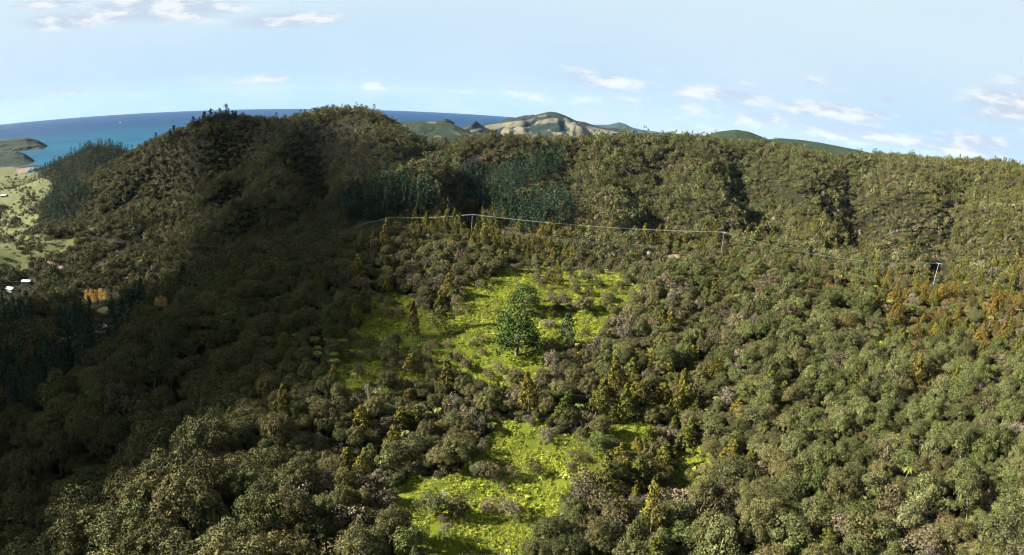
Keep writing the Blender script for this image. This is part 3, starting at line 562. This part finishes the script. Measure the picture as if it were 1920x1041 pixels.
def plant(name, label, cat, group, crown, trunk, loc, rz, sc, tilt=(0, 0)):
    e = link(name, None); e.empty_display_size = .5; e.location = loc; e.rotation_euler = (tilt[0], tilt[1], rz); e.scale = sc; tag(e, label, cat, group)
    if trunk: link('trunk', trunk, e)
    link('crown', crown, e); return e
for kd in range(6):
    ids = sel[kind[sel] == kd]; k = KN[kd]
    inview = (PX[ids] > -10) & (PX[ids] < 1930) & (PY[ids] < 1060) & visible(X[ids], Y[ids], Z[ids]+4*scale[ids], -.001)
    app = np.where(inview, scale[ids]*BASE[kd]/Rr[ids], 0); o_ = np.argsort(-app); ind = ids[o_[:NIND[kd]]]; ind = ind[np.isin(ind, ids[inview])]; rest = np.setdiff1d(ids, ind)
    for i in ind.tolist():
        w = zone(i); lod = 0 if Rr[i] < 380 or kd == 5 else 1
        rel = scale[i]/np.median(scale[ids]); sz_ = 'large' if rel > 1.25 else 'small' if rel < .85 else 'middling'; hh = 'tall ' if sz3[i] > 1.1*scale[i] else 'low ' if sz3[i] < .88*scale[i] else ''
        lv = '' if w in (1, 2, 5) else 'low ' if Rr[i] < 215 else 'midway up ' if Rr[i] < 300 else 'high ' if w != 4 else ''
        wh = WHERE[w] if not lv else (lv+WHERE[w] if lv != 'midway up ' else lv+WHERE[w].replace('on ', '', 1)); lab = f'{sz_} {hh}{ZONE[k][1]} {wh}'
        plant(OBJN[k], lab, ZONE[k][0], lab, CROWN[k, lod, var[i]], TRUNK[k, var[i]], (X[i], Y[i], Z[i]), rot[i], (sx3[i], sy3[i], sz3[i]), tuple(tl[i]))
    for lod, a, b in ((0, 0, 380), (1, 380, 680), (2, 680, 9999)):
        q = rest[(Rr[rest] >= a) & (Rr[rest] < b)]
        if len(q) == 0: continue
        li = 0 if kd == 5 else lod
        stuff(f'{OBJN[k]}_bush' if lod < 2 else f'{OBJN[k]}_forest', f'{["nearer", "further", "distant"][lod]} mass of {ZONE[k][1][ZONE[k][1].index(" ")+1:]}s', PROTO[k, li], np.stack([X[q], Y[q], Z[q]-.3], -1), rot[q], np.stack([sx3[q], sy3[q], sz3[q]], -1), var[q], tl[q])

# ------------------------------------------------------------------ undergrowth filling the gaps between the trees
def fill(name, label, s_, y1, r0, r1, k, lod, lo, hi, marg):
    gx, gy = np.meshgrid(np.arange(-min(y1, 1450), min(y1, 1450), s_), np.arange(80, y1, s_)); x = (gx+rng.uniform(-.5, .5, gx.shape)*s_).ravel(); y = (gy+rng.uniform(-.5, .5, gx.shape)*s_).ravel()
    r = np.hypot(x, y); q = (r > r0) & (r < r1) & (np.abs(np.arctan2(x, y)) < .85); x, y, r = x[q], y[q], r[q]; z = height(x, y); a, b = to_pix(x, y, z)
    q = (a > -80) & (a < 2000) & (b < 1120) & (z > 8) & visible(x, y, z+4, marg) & ~(anyin(a, b, CLEAR, 58, x, y) & (r < 900)) & ~(anyin(a, b, FARM, 12, x, y) & (r > 430)) & ~anyin(a, b, CLAY, 8, x, y)
    for cx, cy, wx, wy in FREE[:2]: q &= ((a-cx)/wx)**2+((b-cy)/wy)**2 > 1
    x, y, z = x[q], y[q], z[q]; m_ = len(x); c_ = rng.uniform(lo, hi, m_)
    stuff(name, label, PROTO[k, lod], np.stack([x, y, z-.4], -1), rng.uniform(0, 6.283, m_), np.stack([c_, c_, c_*rng.uniform(.6, 1.1, m_)], -1), rng.integers(0, NV, m_)); return m_
nf = [fill('undergrowth', 'low twiggy undergrowth under the near bush', 3.0, 520, 110, 470, 'manuka', 1, .3, .62, .01), fill('undergrowth', 'leafy undergrowth under the near bush', 4.6, 520, 110, 470, 'broadleaf', 1, .15, .3, .01),
      fill('undergrowth', 'dark low bush filling the far hillsides', 5.2, 2100, 470, 2100, 'kanuka', 2, .36, .68, .012)]
print('fill', nf)
# ------------------------------------------------------------------ fern and bramble cover of the clearings
colx = bpy.data.collections.new('cover_tufts')
for v in range(4): colx.objects.link(bpy.data.objects.new(f'tuft{v}', leafmesh('tuft', cover_tuft(v), M['cover'])))
s = .95; gx, gy = np.meshgrid(np.arange(-140, 170, s), np.arange(110, 420, s)); cxx = (gx+rng.uniform(-.5, .5, gx.shape)*s).ravel(); cyy = (gy+rng.uniform(-.5, .5, gx.shape)*s).ravel(); czz = height(cxx, cyy); qx, qy = to_pix(cxx, cyy, czz)
k = anyin(qx, qy, CLEAR, 60, cxx, cyy) | ((fbm(cxx/12, cyy/12, 801) > .60) & (qx > 640) & (qx < 1950)); k &= (qy < 1100) & ((qx > 830) | (fbm(cxx/6, cyy/6, 821) > .38)) & (fbm(cxx/4, cyy/4, 822, 2) > .26); cxx, cyy, czz = cxx[k], cyy[k], czz[k]; m = len(cxx); sc = rng.uniform(.6, 1.4, m)*(.35+1.3*fbm(cxx/7, cyy/7, 811))*np.where(rng.uniform(0, 1, m) < .05, 1.6, 1)
stuff('fern_ground_cover', 'lime green fern and bramble cover of the clearings', colx, np.stack([cxx, cyy, czz], -1), rng.uniform(0, 6.283, m), np.stack([sc, sc, sc*rng.uniform(.6, 1.3, m)], -1), rng.integers(0, 4, m))

# ------------------------------------------------------------------ ground hit for a pixel
def hit(px, py, rmin=110, rmax=3200, lift=0.0):
    r = np.exp(np.linspace(math.log(rmin), math.log(rmax), 1500)); x, y, z = pix_at(px, py, r); g = height(x, y)+lift
    below = np.where(z <= g)[0]; i = below[0] if len(below) else len(r)-1
    return Vector((float(x[i]), float(y[i]), float(g[i]-lift)))
# single trees
wm = [leafmesh('willow_crown', crown_willow(0), M['willow']) for _ in range(2)]; wt = trunk_mesh('willow_trunk', 7, 5, 6, .35)
for px, py, sc, lab in ((968,668,1.95,'large bright green round tree in the middle of the fern clearing'), (982,584,1.3,'smaller bright green round tree upslope in the fern clearing')):
    plant('broadleaf_tree', lab, 'tree', None, wm[0 if sc > 1.5 else 1], wt, hit(px, py), sc*2, (sc, sc, sc))
g = hit(1060, 652); dk = leafmesh('dark_crown', crown_totara(0), leaf_mat('dark_conifer', [(.028,.042,.018),(.036,.05,.022)])); plant('cypress_tree', 'dark columnar conifer standing beside the large round clearing tree', 'tree', None, dk, TRUNK['totara', 0], g, 0, (1.9, 1.9, 1.6))
g = hit(438, 1038); plant('cypress_tree', 'lone smooth pointed conifer among domed kanuka on the lower spur', 'tree', None, CROWN['totara', 0, 1], TRUNK['totara', 1], g, 0, (1.1, 1.1, 1.0))
pm_ = [leafmesh('poplar_crown', crown_poplar(0), M['poplar']) for _ in range(3)]; pt_ = trunk_mesh('poplar_trunk', 12, 1.4, 4, .2)
for j, (px, py, sc) in enumerate(((164,566,1.0),(172,568,1.15),(181,568,1.1),(190,567,1.15),(198,565,.9),(177,572,.95))):
    plant('poplar_tree', 'tall golden autumn poplar in the clump on the valley floor', 'poplar', 'golden poplar clump on the valley floor', pm_[j % 3], pt_, hit(px, py, 400), j*1.3, (sc*1.15, sc*1.15, sc))
for j, (px, py, sc) in enumerate(((295,580,.7),(303,580,.8),(310,578,.65))):
    plant('poplar_tree', 'short orange autumn poplar at the mouth of the shaded gully', 'poplar', 'orange poplars at the gully mouth', pm_[j], pt_, hit(px, py, 400), j*1.1, (sc*1.2, sc*1.2, sc))
# lone pines along the big hill's skyline
for px, py, r, h, lab in ((292,258,1250,15,'lone pine low on the shoulder of the big hill'),(318,246,1215,16,'bushy pine with a twin on the shoulder of the big hill'),(326,244,1215,20,'slim pine with a twin on the shoulder of the big hill'),(362,231,1190,19,'tall dark pine on the summit row, apart from the rest'),(374,226,1185,12,0),(384,225,1180,18,0),(396,222,1175,20,0),(404,222,1170,16,0),(413,221,1168,17,0),(425,221,1165,21,0),(436,221,1160,16,0),(443,221,1158,14,0)):
    x, y, _ = pix_at(px, py, r); x, y = float(x), float(y); s_ = h/15*1.35
    plant('pine_tree', lab or 'dark pine standing in the row on the big hill top', 'pine', None if lab else 'pines in a row on the big hill top', CROWN['pine', 1, int(px) % 4], TRUNK['pine', int(px) % 4], (x, y, float(height(x, y))+2), px, (s_*1.45, s_*1.45, s_))
# dead grey trees
def dead_mesh(seed):
    rs_ = random.Random(seed); V, Fc = [], []
    def br(a, d, L, r, lev):
        b = a+d*L; tube(V, Fc, a, b, r, r*.6, 5)
        if lev: 
            for _ in range(4): br(a+d*L*rs_.uniform(.55, 1), norm(d+np.array([rs_.gauss(0, .7), rs_.gauss(0, .7), rs_.gauss(.1, .4)])), L*rs_.uniform(.5, .75), r*.55, lev-1)
    br(np.array([0, 0, -.5]), np.array([0, .05, 1.0]), 2.6, .22, 3); return V, Fc
for px, py, sc, lab in ((690,752,1.5,'fallen bleached dead tree with bare branches below the dim clearing'), (1545,805,1.0,'bleached bare dead branches poking through green broadleaf bush'), (1300,615,.8,'small leafless grey snag among brown scrub under the crest'), (830,945,1.0,'thin pale dead stem standing in the lower clearing')):
    V, Fc = dead_mesh(int(px)); e = link('dead_tree', None); e.location = hit(px, py); e.scale = (sc, sc, sc); tag(e, lab, 'dead tree')
    half = 12; link('trunk', mesh('dead_trunk', V[:10], [f for f in Fc if max(f) < 10], M['dead']), e); link('branches', mesh('dead_branches', V[10:], [tuple(i-10 for i in f) for f in Fc if min(f) >= 10], M['dead']), e)
# pampas clumps on the crest
def pampas():
    nl = 46; d = rand_dirs(nl, .15); V = quads(d*np.array([.8, .8, .9])*.9, norm(np.cross(d, rand_dirs(nl))), 1.1, .12, d)
    Vp, Fp = [], []
    for k in range(7):
        a = k*.9; r0 = rng.uniform(.1, .45); b = np.array([r0*math.cos(a), r0*math.sin(a), .8]); tp = b+np.array([.3*math.cos(a), .3*math.sin(a), 1.5+rng.uniform(0, .5)]); mid = b+(tp-b)*.45
        tube(Vp, Fp, b, mid, .02, .16); tube(Vp, Fp, mid, tp, .18, .04)
    return leafmesh('pampas_leaves', V, M['fern']), mesh('pampas_plumes', Vp, Fp, M['plume'])
pl, pp = pampas()
for px, py in ((1122,490),(1128,489),(1143,489),(1148,490),(1179,484),(1182,486),(1215,486),(1232,487)):
    e = link('pampas_grass', None); e.location = hit(px, py, 250, 600); e.location.z += 1.2; e.scale = (1.5, 1.5, 1.6); e.rotation_euler.z = px; tag(e, 'pale plumed pampas grass clump on the ridge crest', 'pampas grass', 'pampas clumps on the ridge crest'); link('leaves', pl, e); link('plumes', pp, e)

# ------------------------------------------------------------------ power line
M['pole'] = plain('weathered_pole', (.11, .107, .10), .7, 0, .1); M['wire'] = plain('aluminium_wire', (.24, .24, .235), .5, .2, .05); M['ins'] = plain('insulator', (.3, .3, .29), .3)
def pole(label, foot, h, rz, lean=0.0, double=False):
    e = link('power_pole', None); e.location = foot; e.rotation_euler = (0, lean, rz); tag(e, label, 'power pole')
    for dx in ((-1.1, 1.1) if double else (0,)):
        V, Fc = [], []; tube(V, Fc, (dx, 0, -2), (dx, 0, h), .2, .14, 8); link('pole', mesh('pole', V, Fc, M['pole']), e)
    ca_ = link('crossarm', boxmesh('crossarm', -1.6, 1.6, -.09, .09, h-.55, h-.3, M['pole']), e)
    for dx in (-1.45, 0.25, 1.45):
        V, Fc = [], []; tube(V, Fc, (dx, 0, h-.3), (dx, 0, h+.02), .09, .06, 6); link('insulator', mesh('insulator', V, Fc, M['ins']), ca_)
    mw = Matrix.Translation(Vector(foot)) @ e.rotation_euler.to_matrix().to_4x4()
    return [mw @ Vector((dx, 0, h)) for dx in (-1.45, .25, 1.45)]
def ground(px, r):
    x, y, _ = pix_at(px, 450, r); return float(x), float(y), float(height(x, y))
def pole_to(label, px, py, r, rz, lean=0.0, double=False):
    x, y, z = (float(q) for q in pix_at(px, py, r)); g_ = float(height(x, y)); return pole(label, (x, y, g_), max(6.0, z-g_), rz, lean, double)
pA = pole_to('twin legged pole at the near end of the ridge line', 727, 408, 430, .3, 0, True)
pB = pole_to('pale single pole standing on the ridge crest among golden bush', 886, 402, 402, .35)
pC = pole_to('thin pole on the crest above brown scrub', 1358, 435, 384, -.5)
M['pole'] = plain('white_pole', (.22, .22, .21), .7, 0, .1)
pD = pole_to('white leaning pole alone in bush where the ridge drops', 1757, 492, 430, -.6, .06)
M['pole'] = plain('dark_pole', (.12, .115, .11), .7, 0, .1)
pE = pole_to('small dark pole on the crest beside the clay bank', 688, 417, 470, .5)
def off(px, py, r): return [Vector(tuple(float(q) for q in pix_at(px+d, py, r))) for d in (-3, 0, 3)]
def span(a, b, sag, label, group, rad=.03):
    for k in range(3):
        V, Fc = [], []; pr = None
        for i in range(25):
            u_ = i/24; q = a[k].lerp(b[k], u_); q.z -= sag*4*u_*(1-u_)
            if pr is not None: tube(V, Fc, pr, q, rad, rad, 4)
            pr = q.copy()
        tag(link('power_wire', mesh('wire', V, Fc, M['wire'])), label, 'wire', group)
span(pA, pB, 1.0, 'pale wire between the twin legged pole and the crest pole', 'wires from twin pole to crest pole')
span(pB, pC, 2.6, 'pale wire spanning the long gap between the two crest poles', 'wires between the crest poles', .035)
span(pC, pD, 6.0, 'wire dropping from the thin crest pole to the leaning pole', 'wires to the leaning pole', .035)
lw = [Vector(tuple(float(q) for q in pix_at(920, 427+k*2, 440))) for k in range(3)]; rw = [Vector(tuple(float(q) for q in pix_at(1235, 461+k*2, 440))) for k in range(3)]
span(lw, rw, 2.0, 'lower wire crossing the gully behind the crest', 'lower wires behind the crest', .04)
span(pE, [Vector(tuple(float(q) for q in pix_at(250, 497+k*2, 700))) for k in range(3)], 16, 'thin wire hanging across the shaded valley to the spur', 'wires across the shaded valley', .045)
span(pE, pA, .6, 'short wire joining the dark pole to the twin legged pole', 'short wires on the crest', .03)
span([Vector(tuple(float(q) for q in pix_at(160, 440+k*2, 950))) for k in range(3)], [Vector(tuple(float(q) for q in pix_at(520, 452+k*2, 560))) for k in range(3)], 8, 'faint wire strung from the pasture spur across dark bush', 'faint wires over the dark bush', .02)

# ------------------------------------------------------------------ houses, boat
M['wall'] = plain('weatherboard', (.3, .29, .28), .6); M['roofw'] = plain('pale_roof', (.4, .41, .42), .45); M['roofr'] = plain('rust_roof', (.25, .13, .10), .6); M['glass'] = plain('window_glass', (.05, .07, .09), .1)
def house(label, loc, w, d, h, rz, roofm):
    e = link('house', None); e.location = loc; e.rotation_euler.z = rz; tag(e, label, 'house')
    link('wall', boxmesh('house_wall', -w/2, w/2, -d/2, d/2, -1, h, M['wall']), e); ov = .5
    V = [(-w/2-ov, -d/2-ov, h), (w/2+ov, -d/2-ov, h), (w/2+ov, d/2+ov, h), (-w/2-ov, d/2+ov, h), (-w/2-ov, 0, h+d*.28), (w/2+ov, 0, h+d*.28)]
    rf = link('roof', mesh('house_roof', V, [(0, 1, 5, 4), (2, 3, 4, 5), (0, 4, 3), (1, 2, 5), (3, 2, 1, 0)], M[roofm]), e); link('chimney', boxmesh('chimney', w*.2, w*.2+.7, -.35, .35, h+.5, h+d*.28+1, M['wall']), rf)
    for k in (-.3, .3): link('window', boxmesh('window', w*k-.8, w*k+.8, -d/2-.06, -d/2+.02, 1.0, 2.2, M['glass']), e)
    link('door', boxmesh('door', -.5, .5, -d/2-.08, -d/2+.02, 0, 2.1, M['roofr']), e)
for px, py, w, rz, rm, lab in ((50,529,11,.3,'roofw','white roofed house at the edge of the valley pasture'),(20,543,12,-.2,'roofw','pale low house under trees near the pasture foot'),(191,614,8,.5,'roofw','small white roofed house among dark pines in the valley'),(189,625,7,.2,'roofr','rust roofed shed beside the small white house'),(8,367,16,.1,'roofw','long pale roofed barn on the distant flats')):
    g_ = hit(px, py, 380, 3000, 3.0); house(lab, g_+Vector((0, 0, 1.0)), w, w*.6, 3.2, rz, rm)
M['hull'] = plain('white_paint', (.8, .8, .8), .4)
x, y, _ = (float(q) for q in pix_at(226, 240, 10500)); e = link('sailing_yacht', None); e.location = (x, y, 0); e.scale = (1.5, 1.5, 1.5); tag(e, 'white sailing yacht alone on the blue sea', 'yacht')
V = [(-8,-2,1.6),(-8,2,1.6),(9,0,2),(-7.5,-1.3,-.3),(-7.5,1.3,-.3),(7,0,-.3),(2,-2.4,1.7),(2,2.4,1.7)]
link('hull', mesh('hull', V, [(0,6,2,7,1),(0,3,5,6),(6,5,2),(1,7,5,4),(7,2,5),(0,1,4,3)], M['hull']), e); V, Fc = [], []; tube(V, Fc, (1, 0, 1), (1, 0, 21), .15, .1); link('mast', mesh('mast', V, Fc, M['hull']), e)
link('mainsail', mesh('mainsail', [(.8,0,3),(.8,0,20),(-7,.6,3),(-2,.5,9)], [(0,1,3,2)], M['hull']), e); link('jib', mesh('jib', [(1.3,0,18),(8.5,0,2.5),(1.5,.8,3)], [(0,1,2)], M['hull']), e)
print('trees', len(sel), 'near', len(A[0]), 'far', len(B[0]), 'cover', m)
